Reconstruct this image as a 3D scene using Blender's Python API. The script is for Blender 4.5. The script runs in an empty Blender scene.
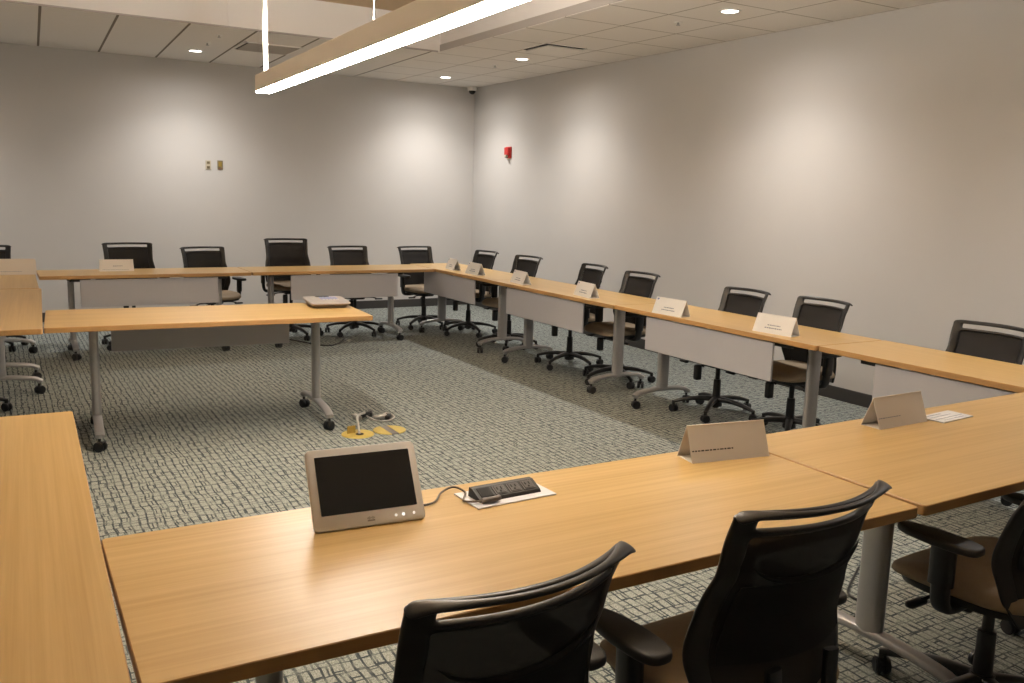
import bpy, bmesh, math, random
from mathutils import Vector, Matrix
random.seed(7)
C = bpy.context.scene.collection
PI = math.pi
R = math.radians

# ------------------------------------------------------------------ materials
def nodes(name):
    m = bpy.data.materials.new(name); m.use_nodes = True
    nt = m.node_tree; b = nt.nodes['Principled BSDF']
    return m, nt, b
def N(nt, t, **kw):
    n = nt.nodes.new(t)
    for k, v in kw.items(): setattr(n, k, v)
    return n
def setin(n, **kw):
    for k, v in kw.items(): n.inputs[k.replace('_', ' ')].default_value = v
def plain(name, col, rough=.5, metal=0, spec=.5, noise=.0, nscale=40, bump=0, bscale=200):
    m, nt, b = nodes(name)
    b.inputs['Roughness'].default_value = rough; b.inputs['Metallic'].default_value = metal
    b.inputs['Specular IOR Level'].default_value = spec
    tc = N(nt, 'ShaderNodeTexCoord')
    nz = N(nt, 'ShaderNodeTexNoise'); nz.inputs['Scale'].default_value = nscale; nz.inputs['Detail'].default_value = 3
    nt.links.new(tc.outputs['Object'], nz.inputs['Vector'])
    mx = N(nt, 'ShaderNodeMix', data_type='RGBA')
    mx.inputs[6].default_value = tuple(max(0, c * (1 - noise)) for c in col) + (1,)
    mx.inputs[7].default_value = tuple(min(1, c * (1 + noise)) for c in col) + (1,)
    nt.links.new(nz.outputs['Fac'], mx.inputs[0]); nt.links.new(mx.outputs[2], b.inputs['Base Color'])
    if bump:
        n2 = N(nt, 'ShaderNodeTexNoise'); n2.inputs['Scale'].default_value = bscale
        nt.links.new(tc.outputs['Object'], n2.inputs['Vector'])
        bp = N(nt, 'ShaderNodeBump'); bp.inputs['Strength'].default_value = bump; bp.inputs['Distance'].default_value = .002
        nt.links.new(n2.outputs['Fac'], bp.inputs['Height']); nt.links.new(bp.outputs['Normal'], b.inputs['Normal'])
    return m
def emit(name, col, s):
    m, nt, b = nodes(name)
    b.inputs['Base Color'].default_value = (.8, .8, .8, 1)
    b.inputs['Emission Color'].default_value = tuple(col) + (1,); b.inputs['Emission Strength'].default_value = s
    return m

def wood(name, c0, c1, rough):
    m, nt, b = nodes(name)
    tc = N(nt, 'ShaderNodeTexCoord'); oi = N(nt, 'ShaderNodeObjectInfo')
    mp = N(nt, 'ShaderNodeMapping'); mp.inputs['Scale'].default_value = (1.1, 75, 40)
    off = N(nt, 'ShaderNodeVectorMath', operation='SCALE'); off.inputs['Scale'].default_value = 13.0
    comb = N(nt, 'ShaderNodeCombineXYZ')
    nt.links.new(oi.outputs['Random'], comb.inputs[0]); nt.links.new(oi.outputs['Random'], comb.inputs[1])
    nt.links.new(comb.outputs[0], off.inputs[0])
    add = N(nt, 'ShaderNodeVectorMath', operation='ADD')
    nt.links.new(tc.outputs['Object'], add.inputs[0]); nt.links.new(off.outputs[0], add.inputs[1])
    nt.links.new(add.outputs[0], mp.inputs['Vector'])
    nz = N(nt, 'ShaderNodeTexNoise'); setin(nz, Scale=1.0, Detail=5.0, Roughness=.62, Distortion=.25)
    nt.links.new(mp.outputs[0], nz.inputs['Vector'])
    mp2 = N(nt, 'ShaderNodeMapping'); mp2.inputs['Scale'].default_value = (.7, 11, 8)
    nt.links.new(add.outputs[0], mp2.inputs['Vector'])
    n2 = N(nt, 'ShaderNodeTexNoise'); setin(n2, Scale=1.0, Detail=2.0)
    nt.links.new(mp2.outputs[0], n2.inputs['Vector'])
    av = N(nt, 'ShaderNodeMath', operation='MULTIPLY_ADD'); av.inputs[1].default_value = .62
    nt.links.new(nz.outputs['Fac'], av.inputs[0])
    h = N(nt, 'ShaderNodeMath', operation='MULTIPLY'); h.inputs[1].default_value = .38
    nt.links.new(n2.outputs['Fac'], h.inputs[0]); nt.links.new(h.outputs[0], av.inputs[2])
    cr = N(nt, 'ShaderNodeValToRGB')
    cr.color_ramp.elements[0].position = .32; cr.color_ramp.elements[0].color = tuple(c0) + (1,)
    cr.color_ramp.elements[1].position = .64; cr.color_ramp.elements[1].color = tuple(c1) + (1,)
    nt.links.new(av.outputs[0], cr.inputs[0]); nt.links.new(cr.outputs[0], b.inputs['Base Color'])
    b.inputs['Roughness'].default_value = rough; b.inputs['Specular IOR Level'].default_value = .5
    return m

def carpet():
    m, nt, b = nodes('loop_pile_carpet')
    tc = N(nt, 'ShaderNodeTexCoord')
    nz = N(nt, 'ShaderNodeTexNoise'); setin(nz, Scale=5.0, Detail=3.0)
    nt.links.new(tc.outputs['Object'], nz.inputs['Vector'])
    sub = N(nt, 'ShaderNodeVectorMath', operation='SUBTRACT'); sub.inputs[1].default_value = (.5, .5, .5)
    nt.links.new(nz.outputs['Color'], sub.inputs[0])
    sc = N(nt, 'ShaderNodeVectorMath', operation='SCALE'); sc.inputs['Scale'].default_value = .035
    nt.links.new(sub.outputs[0], sc.inputs[0])
    ad = N(nt, 'ShaderNodeVectorMath', operation='ADD')
    nt.links.new(tc.outputs['Object'], ad.inputs[0]); nt.links.new(sc.outputs[0], ad.inputs[1])
    def lines(rot, scale, w, hgt, mort, seed, soft=.1):
        mp = N(nt, 'ShaderNodeMapping'); mp.inputs['Rotation'].default_value = (0, 0, rot); mp.inputs['Location'].default_value = (seed, seed * .7, 0)
        nt.links.new(ad.outputs[0], mp.inputs['Vector'])
        br = N(nt, 'ShaderNodeTexBrick'); br.offset = .37; br.offset_frequency = 2; br.squash = .6; br.squash_frequency = 3
        setin(br, Scale=scale, Mortar_Size=mort, Mortar_Smooth=soft, Bias=0.0, Brick_Width=w, Row_Height=hgt)
        br.inputs['Color1'].default_value = (1, 1, 1, 1); br.inputs['Color2'].default_value = (.74, .74, .74, 1); br.inputs['Mortar'].default_value = (0, 0, 0, 1)
        nt.links.new(mp.outputs[0], br.inputs['Vector'])
        return br
    b1 = lines(PI / 2, 1.0, .13, .036, .0042, 0.0)
    b2 = lines(0, 1.0, .085, .062, .0036, .31)
    # light tufts and colour flecks
    mpf = N(nt, 'ShaderNodeMapping'); mpf.inputs['Scale'].default_value = (230, 110, 100)
    nt.links.new(tc.outputs['Object'], mpf.inputs['Vector'])
    nf = N(nt, 'ShaderNodeTexNoise'); setin(nf, Scale=1.0, Detail=2.0, Roughness=.7)
    nt.links.new(mpf.outputs[0], nf.inputs['Vector'])
    cr = N(nt, 'ShaderNodeValToRGB')
    e = cr.color_ramp.elements
    e[0].position = .30; e[0].color = (.125, .14, .13, 1); e[1].position = .68; e[1].color = (.45, .475, .46, 1)
    x = e.new(.46); x.color = (.278, .30, .282, 1)
    nt.links.new(nf.outputs['Fac'], cr.inputs[0])
    # large scale variation
    nl = N(nt, 'ShaderNodeTexNoise'); setin(nl, Scale=16.0, Detail=2.0)
    nt.links.new(tc.outputs['Object'], nl.inputs['Vector'])
    def mul(a, bb, f=1.0):
        mx = N(nt, 'ShaderNodeMix', data_type='RGBA', blend_type='MULTIPLY'); mx.inputs[0].default_value = f
        nt.links.new(a, mx.inputs[6]); nt.links.new(bb, mx.inputs[7]); return mx.outputs[2]
    def pick(base, br, dark, strength):
        inv = N(nt, 'ShaderNodeMath', operation='MULTIPLY'); inv.inputs[1].default_value = strength
        nt.links.new(br.outputs['Fac'], inv.inputs[0])
        # broken lines
        gate = N(nt, 'ShaderNodeMapRange'); gate.inputs['From Min'].default_value = .40; gate.inputs['From Max'].default_value = .55
        gate.inputs['To Min'].default_value = .5
        nt.links.new(nl.outputs['Fac'], gate.inputs['Value'])
        f = N(nt, 'ShaderNodeMath', operation='MULTIPLY'); nt.links.new(inv.outputs[0], f.inputs[0]); nt.links.new(gate.outputs[0], f.inputs[1])
        mx = N(nt, 'ShaderNodeMix', data_type='RGBA'); mx.inputs[7].default_value = tuple(dark) + (1,)
        nt.links.new(f.outputs[0], mx.inputs[0]); nt.links.new(base, mx.inputs[6]); return mx.outputs[2]
    col = mul(cr.outputs[0], b1.outputs['Color'], .5)
    # restore light cells, then draw the two sets of dark lines
    col = pick(cr.outputs[0], b1, (.035, .048, .060), .95)
    col = pick(col, b2, (.045, .058, .070), .9)
    tint = N(nt, 'ShaderNodeMix', data_type='RGBA', blend_type='MULTIPLY'); tint.inputs[0].default_value = 1
    cr2 = N(nt, 'ShaderNodeValToRGB'); cr2.color_ramp.elements[0].color = (.80, .83, .80, 1); cr2.color_ramp.elements[1].color = (1.05, 1.0, .95, 1)
    nt.links.new(nl.outputs['Fac'], cr2.inputs[0])
    nt.links.new(col, tint.inputs[6]); nt.links.new(cr2.outputs[0], tint.inputs[7])
    nt.links.new(tint.outputs[2], b.inputs['Base Color'])
    b.inputs['Roughness'].default_value = .95; b.inputs['Specular IOR Level'].default_value = .15
    bp = N(nt, 'ShaderNodeBump'); bp.inputs['Strength'].default_value = .5; bp.inputs['Distance'].default_value = .004
    nt.links.new(nf.outputs['Fac'], bp.inputs['Height']); nt.links.new(bp.outputs['Normal'], b.inputs['Normal'])
    return m

def tiles(name, sx, ox, sy, oy, xlines=True, ylines=True, col=(.72, .68, .62), line=(.30, .27, .23), w=.008, shear=0, y0=0):
    """ceiling tiles: lines at x = ox + k*sx and y = oy + k*sy"""
    m, nt, b = nodes(name)
    tc = N(nt, 'ShaderNodeTexCoord'); sp = N(nt, 'ShaderNodeSeparateXYZ'); nt.links.new(tc.outputs['Object'], sp.inputs[0])
    def ln(out, s, o):
        a = N(nt, 'ShaderNodeMath', operation='SUBTRACT'); a.inputs[1].default_value = o - s * .5; nt.links.new(out, a.inputs[0])
        d = N(nt, 'ShaderNodeMath', operation='MODULO'); d.inputs[1].default_value = s
        f = N(nt, 'ShaderNodeMath', operation='ADD'); f.inputs[1].default_value = 100 * s; nt.links.new(a.outputs[0], f.inputs[0]); nt.links.new(f.outputs[0], d.inputs[0])
        g = N(nt, 'ShaderNodeMath', operation='SUBTRACT'); g.inputs[1].default_value = s * .5; nt.links.new(d.outputs[0], g.inputs[0])
        h = N(nt, 'ShaderNodeMath', operation='ABSOLUTE'); nt.links.new(g.outputs[0], h.inputs[0])
        c = N(nt, 'ShaderNodeMath', operation='LESS_THAN'); c.inputs[1].default_value = w; nt.links.new(h.outputs[0], c.inputs[0])
        return c.outputs[0]
    outs = []
    xo = sp.outputs[0]
    if shear:
        q = N(nt, 'ShaderNodeMath', operation='MULTIPLY_ADD'); q.inputs[1].default_value = -shear; q.inputs[2].default_value = shear * y0
        nt.links.new(sp.outputs[1], q.inputs[0])
        q2 = N(nt, 'ShaderNodeMath', operation='ADD'); nt.links.new(q.outputs[0], q2.inputs[0]); nt.links.new(sp.outputs[0], q2.inputs[1]); xo = q2.outputs[0]
    if xlines: outs.append(ln(xo, sx, ox))
    if ylines: outs.append(ln(sp.outputs[1], sy, oy))
    fac = outs[0]
    if len(outs) == 2:
        mxm = N(nt, 'ShaderNodeMath', operation='MAXIMUM'); nt.links.new(outs[0], mxm.inputs[0]); nt.links.new(outs[1], mxm.inputs[1]); fac = mxm.outputs[0]
    nz = N(nt, 'ShaderNodeTexNoise'); setin(nz, Scale=160.0, Detail=2.0); nt.links.new(tc.outputs['Object'], nz.inputs['Vector'])
    cr = N(nt, 'ShaderNodeValToRGB')
    cr.color_ramp.elements[0].position = .3; cr.color_ramp.elements[0].color = tuple(c * .93 for c in col) + (1,)
    cr.color_ramp.elements[1].position = .7; cr.color_ramp.elements[1].color = tuple(col) + (1,)
    nt.links.new(nz.outputs['Fac'], cr.inputs[0])
    mx = N(nt, 'ShaderNodeMix', data_type='RGBA'); mx.inputs[7].default_value = tuple(line) + (1,)
    nt.links.new(fac, mx.inputs[0]); nt.links.new(cr.outputs[0], mx.inputs[6]); nt.links.new(mx.outputs[2], b.inputs['Base Color'])
    b.inputs['Roughness'].default_value = .9; b.inputs['Specular IOR Level'].default_value = .2
    return m

def mesh_fabric(name, col, alpha):
    m, nt, b = nodes(name)
    b.inputs['Base Color'].default_value = tuple(col) + (1,); b.inputs['Roughness'].default_value = .7
    b.inputs['Specular IOR Level'].default_value = .25
    tc = N(nt, 'ShaderNodeTexCoord')
    nz = N(nt, 'ShaderNodeTexNoise'); setin(nz, Scale=260.0, Detail=1.0); nt.links.new(tc.outputs['Object'], nz.inputs['Vector'])
    mr = N(nt, 'ShaderNodeMapRange'); setin(mr, From_Min=.3, From_Max=.7, To_Min=alpha - .014, To_Max=min(1, alpha + .014))
    nt.links.new(nz.outputs['Fac'], mr.inputs['Value']); nt.links.new(mr.outputs[0], b.inputs['Alpha'])
    return m

M = {}
M['wall'] = plain('painted_wall', (.60, .58, .56), .75, noise=.02, nscale=3, bump=.05, bscale=400)
M['wallrear'] = M['wall']
M['base'] = plain('charcoal_vinyl', (.045, .042, .040), .55)
M['riser'] = plain('white_drywall', (.86, .83, .81), .8, noise=.015, nscale=4)
M['rim'] = plain('grey_band', (.45, .42, .40), .7)
M['topceil'] = plain('brown_ceiling_paint', (.54, .41, .27), .8, noise=.05, nscale=2)
M['tileb'] = tiles('ceiling_planks', .577, .435, 1, 0, True, False, (.84, .80, .75), (.22, .19, .155), .011, .036, 8.303)
M['tiler'] = tiles('ceiling_tiles', .573, 3.97, .583, 4.335, True, True, (.84, .80, .75), (.40, .355, .30), .007)
M['carpet'] = carpet()
M['oak'] = wood('oak_laminate', (.455, .28, .092), (.58, .385, .155), .33)
M['oakedge'] = wood('oak_edge_band', (.40, .215, .075), (.50, .29, .11), .45)
M['silver'] = plain('silver_powder_coat', (.44, .43, .43), .38, metal=.55, noise=.03)
M['panel'] = plain('lavender_grey_panel', (.47, .46, .485), .5, noise=.015)
M['black'] = plain('black_plastic', (.012, .012, .013), .42, noise=.1)
M['softblack'] = plain('black_soft_plastic', (.016, .015, .015), .5, noise=.1)
M['frame'] = plain('charcoal_nylon', (.012, .011, .011), .36, noise=.08)
M['mesh'] = mesh_fabric('black_mesh_fabric', (.019, .0175, .0175), .986)
M['lumbar'] = mesh_fabric('lumbar_mesh_fabric', (.016, .015, .015), .94)
M['tan'] = plain('tan_upholstery', (.31, .235, .155), .85, noise=.08, nscale=60, bump=.25, bscale=500)
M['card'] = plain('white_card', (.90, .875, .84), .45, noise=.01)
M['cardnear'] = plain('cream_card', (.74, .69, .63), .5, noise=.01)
M['ink'] = plain('grey_blue_ink', (.30, .31, .38), .7)
M['inkdark'] = plain('dark_ink', (.06, .055, .055), .7)
M['inkblue'] = plain('blue_ink', (.16, .20, .48), .6)
M['white'] = plain('white_enamel', (.80, .77, .73), .4)
M['housing'] = plain('lamp_housing_paint', (.88, .83, .76), .5)
M['cable'] = plain('white_cable', (.85, .82, .76), .5)
M['lamp'] = emit('lamp_diffuser', (1.0, .915, .80), 58)
M['uplamp'] = emit('lamp_uplight', (1.0, .915, .80), 255)
M['downlens'] = emit('downlight_lens', (1.0, .93, .82), 14)
M['shadow'] = plain('dark_gap', (.012, .011, .010), .8)
M['grille'] = plain('grey_grille', (.42, .38, .33), .7)
M['brass'] = plain('brass_cover', (.66, .50, .12), .42, metal=.35, noise=.08, nscale=25)
M['brassdk'] = plain('brass_lid', (.34, .25, .06), .5, metal=.3, noise=.1)
M['greyplate'] = plain('grey_floor_plate', (.15, .135, .13), .6)
M['greycord'] = plain('grey_cord', (.42, .40, .37), .6)
M['steelplug'] = plain('plug_metal', (.45, .44, .42), .35, metal=.6)
M['red'] = plain('red_plastic', (.55, .025, .022), .4)
M['olive'] = plain('bronze_plate', (.24, .20, .12), .45, metal=.3)
M['ivory'] = plain('ivory_socket', (.55, .49, .38), .5)
M['bezel'] = plain('silver_white_bezel', (.76, .72, .67), .42, noise=.01)
M['screen'] = plain('dark_screen', (.012, .012, .0115), .22, spec=.5)
M['icon'] = emit('touch_icon', (1, .97, .9), 1.3)
M['logo'] = plain('grey_logo', (.34, .31, .28), .5)
M['phone'] = plain('grey_phone_shell', (.30, .275, .26), .5)
M['phoneside'] = plain('phone_base', (.17, .14, .115), .5)
M['bluekey'] = plain('blue_keys', (.26, .29, .48), .5)
M['greykey'] = plain('pale_keys', (.55, .53, .53), .5)
M['plate'] = plain('pale_grey_plate', (.78, .76, .78), .4)
M['socket'] = plain('socket_face', (.05, .046, .045), .45)

# ------------------------------------------------------------------ mesh helpers
def merge(bm, other):
    me = bpy.data.meshes.new('tmp'); other.to_mesh(me); other.free(); bm.from_mesh(me); bpy.data.meshes.remove(me)
def box(bm, cx, cy, cz, sx, sy, sz, bevel=0, seg=2, mat=None):
    b = bmesh.new()
    bmesh.ops.create_cube(b, size=1)
    bmesh.ops.scale(b, vec=(sx, sy, sz), verts=b.verts)
    if bevel: bmesh.ops.bevel(b, geom=b.edges[:], offset=bevel, segments=seg, affect='EDGES', profile=.5)
    bmesh.ops.translate(b, vec=(cx, cy, cz), verts=b.verts)
    if mat is not None: bmesh.ops.transform(b, matrix=mat, verts=b.verts)
    merge(bm, b)
def cyl(bm, p0, p1, r0, r1=None, seg=20, bevel=0):
    r1 = r0 if r1 is None else r1
    p0 = Vector(p0); p1 = Vector(p1); d = p1 - p0
    b = bmesh.new()
    bmesh.ops.create_cone(b, cap_ends=True, cap_tris=False, segments=seg, radius1=r0, radius2=r1, depth=d.length)
    if bevel:
        ed = [e for e in b.edges if any(len(f.verts) > 4 for f in e.link_faces)]
        bmesh.ops.bevel(b, geom=ed, offset=bevel, segments=2, affect='EDGES')
    q = Vector((0, 0, 1)).rotation_difference(d.normalized())
    bmesh.ops.transform(b, matrix=Matrix.Translation((p0 + p1) / 2) @ q.to_matrix().to_4x4(), verts=b.verts)
    merge(bm, b)
def smooth_path(pts, n=6):
    pts = [Vector(p) for p in pts]
    if len(pts) < 3: return pts
    out = []
    for i in range(len(pts) - 1):
        p0 = pts[max(i - 1, 0)]; p1 = pts[i]; p2 = pts[i + 1]; p3 = pts[min(i + 2, len(pts) - 1)]
        for k in range(n):
            t = k / n
            out.append(.5 * ((2 * p1) + (-p0 + p2) * t + (2 * p0 - 5 * p1 + 4 * p2 - p3) * t * t + (-p0 + 3 * p1 - 3 * p2 + p3) * t ** 3))
    out.append(pts[-1]); return out
def sweep(bm, pts, section, side=None, cap=True):
    """sweep: section(i, n) -> list of (a, b) offsets along (side, normal)"""
    n = len(pts); rings = []
    for i, p in enumerate(pts):
        t = (pts[min(i + 1, n - 1)] - pts[max(i - 1, 0)]).normalized()
        ref = Vector(side) if side else (Vector((0, 0, 1)) if abs(t.z) < .9 else Vector((1, 0, 0)))
        s = (ref - t * ref.dot(t)).normalized() if side else t.cross(ref).normalized()
        nn = s.cross(t).normalized()
        rings.append([bm.verts.new(p + s * a + nn * b) for a, b in section(i, n)])
    k = len(rings[0])
    for i in range(n - 1):
        for j in range(k):
            bm.faces.new((rings[i][j], rings[i][(j + 1) % k], rings[i + 1][(j + 1) % k], rings[i + 1][j]))
    if cap:
        bm.faces.new(rings[0][::-1]); bm.faces.new(rings[-1])
def tube(bm, pts, r, seg=10, sm=6):
    pts = smooth_path(pts, sm) if sm else [Vector(p) for p in pts]
    sweep(bm, pts, lambda i, n: [(r * math.cos(2 * PI * k / seg), r * math.sin(2 * PI * k / seg)) for k in range(seg)])
def ell(a, b, seg=14, pw=1.0):
    o = []
    for k in range(seg):
        t = 2 * PI * k / seg; c, s = math.cos(t), math.sin(t)
        o.append((a * math.copysign(abs(c) ** pw, c), b * math.copysign(abs(s) ** pw, s)))
    return o
def prism(bm, outline, z0, z1, bevel=0, seg=2):
    b = bmesh.new()
    lo = [b.verts.new((x, y, z0)) for x, y in outline]
    f = b.faces.new(lo)
    r = bmesh.ops.extrude_face_region(b, geom=[f])
    bmesh.ops.translate(b, vec=(0, 0, z1 - z0), verts=[v for v in r['geom'] if isinstance(v, bmesh.types.BMVert)])
    bmesh.ops.recalc_face_normals(b, faces=b.faces)
    if bevel:
        ed = [e for e in b.edges if abs(e.verts[0].co.z - e.verts[1].co.z) < 1e-6]
        bmesh.ops.bevel(b, geom=ed, offset=bevel, segments=seg, affect='EDGES', profile=.5)
    merge(bm, b)
def rrect(w, d, r, seg=5, cx=0, cy=0):
    o = []
    for (sx, sy, a0) in ((1, 1, 0), (-1, 1, PI / 2), (-1, -1, PI), (1, -1, 3 * PI / 2)):
        for k in range(seg + 1):
            a = a0 + PI / 2 * k / seg
            o.append((cx + sx * (w / 2 - r) + r * math.cos(a), cy + sy * (d / 2 - r) + r * math.sin(a)))
    return o
def obj(name, bm, m, parent=None, smooth=False, angle=35, loc=None):
    bmesh.ops.recalc_face_normals(bm, faces=bm.faces)
    me = bpy.data.meshes.new(name); bm.to_mesh(me); bm.free()
    for mm in (m if isinstance(m, (list, tuple)) else [m]): me.materials.append(mm)
    if smooth:
        for p in me.polygons: p.use_smooth = True
        me.set_sharp_from_angle(angle=R(angle))
    o = bpy.data.objects.new(name, me); C.objects.link(o)
    if parent: o.parent = parent
    if loc: o.location = loc
    return o
def tag(o, label, cat, group=None):
    o['label'] = label; o['category'] = cat
    if group: o['group'] = group
    return o
def thing(name, label, cat, loc=(0, 0, 0), rz=0, group=None):
    o = bpy.data.objects.new(name, None); C.objects.link(o); o.empty_display_size = .1
    o.location = loc; o.rotation_euler = (0, 0, rz)
    return tag(o, label, cat, group)
def struct(name, bm, m, smooth=False):
    o = obj(name, bm, m, smooth=smooth); o['kind'] = 'structure'; return o
def copy_tree(o, parent=None):
    c = o.copy(); C.objects.link(c)
    if parent: c.parent = parent
    for ch in list(o.children): copy_tree(ch, c)
    return c

# ------------------------------------------------------------------ room
XR, YB, ZC, YS, XC = 5.69, 10.823, 2.911, 8.303, 3.965
XL, YR, XCL, YCR = -2.8, -2.6, -1.05, -.6
ZT = 3.235
T = .1
b = bmesh.new(); box(b, (XL + XR) / 2, (YR + YB) / 2, -.05, XR - XL + 2 * T, YB - YR + 2 * T, .1); struct('floor', b, M['carpet'])
H = ZT + .1
b = bmesh.new(); box(b, XR + T / 2, (YR + YB) / 2, H / 2, T, YB - YR + 2 * T, H); struct('wall_right', b, M['wall'])
b = bmesh.new(); box(b, XL - T / 2, (YR + YB) / 2, H / 2, T, YB - YR + 2 * T, H); struct('wall_left', b, M['wall'])
b = bmesh.new(); box(b, (XL + XR) / 2, YB + T / 2, H / 2, XR - XL, T, H); struct('wall_back', b, M['wall'])
b = bmesh.new(); box(b, (XL + XR) / 2, YR - T / 2, H / 2, XR - XL, T, H); struct('wall_front', b, M['wall'])
def baseboard(name, x0, y0, x1, y1):
    b = bmesh.new()
    box(b, (x0 + x1) / 2, (y0 + y1) / 2, .052, abs(x1 - x0), abs(y1 - y0), .104, .003, 1); struct(name, b, M['base'])
baseboard('baseboard_right', XR - .012, YR, XR, YB)
baseboard('baseboard_back', XL, YB - .012, XR - .012, YB)
baseboard('baseboard_left', XL, YR, XL + .012, YB - .012)
# lower ceiling around the raised tray
def slab(name, x0, x1, y0, y1, m):
    b = bmesh.new(); box(b, (x0 + x1) / 2, (y0 + y1) / 2, (ZC + ZT + .1) / 2, x1 - x0, y1 - y0, ZT + .1 - ZC); struct(name, b, m)
slab('ceiling', XL, XC + .02, YS + .02, YB, M['tileb'])
slab('ceiling', XC + .02, XR, YR, YB, M['tiler'])
slab('ceiling', XL, XCL - .02, YR, YS + .02, M['tiler'])
slab('ceiling', XCL - .02, XC + .02, YR, YCR - .02, M['tileb'])
b = bmesh.new(); box(b, (XCL + XC) / 2, (YCR + YS) / 2, ZT + .05, XC - XCL + .04, YS - YCR + .04, .1); struct('ceiling', b, M['topceil'])
# tray sides (drywall) and the grey bands along their foot
def riser(name, x0, x1, y0, y1):
    b = bmesh.new(); box(b, (x0 + x1) / 2, (y0 + y1) / 2, (ZC + ZT) / 2 + .004, x1 - x0, y1 - y0, ZT - ZC - .008); return struct(name, b, M['riser'])
b = bmesh.new()
box(b, (XCL + 1.893) / 2, YS + .01, (ZC + ZT) / 2, 1.893 - XCL, .02, ZT - ZC)
box(b, (XC + 1.901) / 2, YS + .01, (ZC + ZT) / 2, XC - 1.901, .02, ZT - ZC)
box(b, 1.897, YS + .016, (ZC + ZT) / 2, .01, .008, ZT - ZC)
struct('trim_1', b, M['riser'])
riser('trim_2', XC, XC + .02, YCR, YS); riser('trim_3', XCL - .02, XCL, YCR, YS); riser('trim_4', XCL, XC, YCR - .02, YCR)
b = bmesh.new(); box(b, XC - .003, (YCR + YS) / 2, ZC + .031, .006, YS - YCR, .064, .001, 1); struct('riser_band', b, M['rim'])  # darker grey band, flush along the foot of the right tray side
b = bmesh.new(); box(b, (XCL + XC - .03) / 2, YS - .006, ZC - .004, XC - XCL - .03, .014, .014); struct('trim_6', b, M['rim'])

# ------------------------------------------------------------------ ceiling fittings
def downlight(x, y, label):
    t = thing('downlight', label, 'ceiling light', (x, y, ZC), 0, 'recessed downlights')
    b = bmesh.new()
    n = 32; prof = [(.082, .0), (.082, -.006), (.066, -.008), (.060, -.003)]
    rings = [[b.verts.new((r * math.cos(2 * PI * k / n), r * math.sin(2 * PI * k / n), z)) for k in range(n)] for r, z in prof]
    for i in range(3):
        for k in range(n): b.faces.new((rings[i][k], rings[i][(k + 1) % n], rings[i + 1][(k + 1) % n], rings[i + 1][k]))
    obj('trim_ring', b, M['white'], t, True)
    b = bmesh.new(); cyl(b, (0, 0, -.0045), (0, 0, 0), .0605, seg=32); obj('lens', b, M['downlens'], t)
    for nm, pw, sz in (('downlight_beam', DL, 126), ('downlight_spill', DL * .55, 176)):
        li = bpy.data.lights.new(nm, 'SPOT'); li.energy = pw; li.color = (1.0, .945, .885)
        li.spot_size = R(sz); li.spot_blend = 1.0; li.shadow_soft_size = .045
        lo = bpy.data.objects.new(nm, li); C.objects.link(lo); lo.parent = t; lo.location = (0, 0, -.02)
    return t
DL = 108
downlight(1.942, 9.975, 'round recessed downlight near the back wall, above the two wall plates')
downlight(4.878, 10.056, 'round recessed downlight nearest the dome camera in the corner')
downlight(4.836, 8.169, 'round recessed downlight beside the square ceiling diffuser with two dark slots')
downlight(4.804, 5.119, 'round recessed downlight high at the right, largest of the four in view')
downlight(4.80, 2.07, 'round recessed downlight over the right table row, out of view above the camera')
downlight(-1.0, 9.975, 'round recessed downlight at the back wall, beyond the left edge of view')

# linear pendant
PY0, PY1, PL = 1.9, 6.0, 4.1
ang = R(-2.1)
pend = thing('pendant_light', 'long linear pendant light with beige housing and glowing white underside', 'pendant light', (1.585, 6.0, 2.134), -ang * 0 + R(-2.0) * -1)
pend.rotation_euler = (0, 0, R(-2.0))
b = bmesh.new()
# local: end at y=0, runs to -y
W, HH = .098, .111
box(b, 0, -PL / 2, HH / 2 + .004, W, PL, HH - .008, .0015, 1)
obj('housing', b, M['housing'], pend)
b = bmesh.new(); box(b, 0, -PL / 2, .004, W - .006, PL - .006, .008, .001, 1); obj('diffuser', b, M['lamp'], pend)
b = bmesh.new(); box(b, 0, -PL / 2, HH - .001, W - .024, PL - .024, .006, .001, 1); obj('uplight_lens', b, M['uplamp'], pend)
for yy in (-.15, -2.157, -3.9):
    b = bmesh.new(); cyl(b, (0, yy, HH), (0, yy, ZT - 2.134), .0018, seg=8); cyl(b, (0, yy, ZT - 2.134 - .02), (0, yy, ZT - 2.134), .02, seg=16)
    cyl(b, (0, yy, HH), (0, yy, HH + .015), .006, seg=10)
    obj('suspension_cable', b, M['cable'], pend)
b = bmesh.new(); tube(b, [(0, -.09, HH), (-.002, -.105, HH + .05), (-.012, -.12, HH + .25), (-.008, -.13, HH + .5), (-.006, -.14, ZT - 2.134 - .01)], .011)
cyl(b, (-.006, -.14, ZT - 2.134 - .02), (-.006, -.14, ZT - 2.134), .03, seg=16)
pc = obj('power_cord', b, M['cable'], pend, True); pc['label'] = 'thick white power cord'

# square plaque diffusers
def diffuser(x, y, s, label, face):
    t = thing('ceiling_diffuser', label, 'air vent', (x, y, ZC))
    b = bmesh.new(); box(b, 0, 0, -.004, s, s, .008); obj('recess', b, M['shadow'], t)
    b = bmesh.new(); box(b, .016, .016, -.016, s - .042, s - .042, .012, .003, 1); obj('plaque', b, face, t)
    b = bmesh.new()
    w = .014
    for (cx, cy, sx, sy) in ((0, s / 2, s + w, w), (0, -s / 2, s + w, w), (s / 2, 0, w, s + w), (-s / 2, 0, w, s + w)): box(b, cx, cy, -.003, sx, sy, .010)
    obj('frame', b, M['tileplain'], t)
M['tileplain'] = plain('tile_white', (.84, .80, .75), .8)
diffuser(4.73, 7.40, .44, 'square ceiling diffuser over the right tables showing two dark slots', M['tileplain'])
t = thing('return_grille', 'grey perforated return grille in the ceiling near the back wall behind the pendant cord', 'air vent', (2.50, 9.28, ZC))
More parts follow.
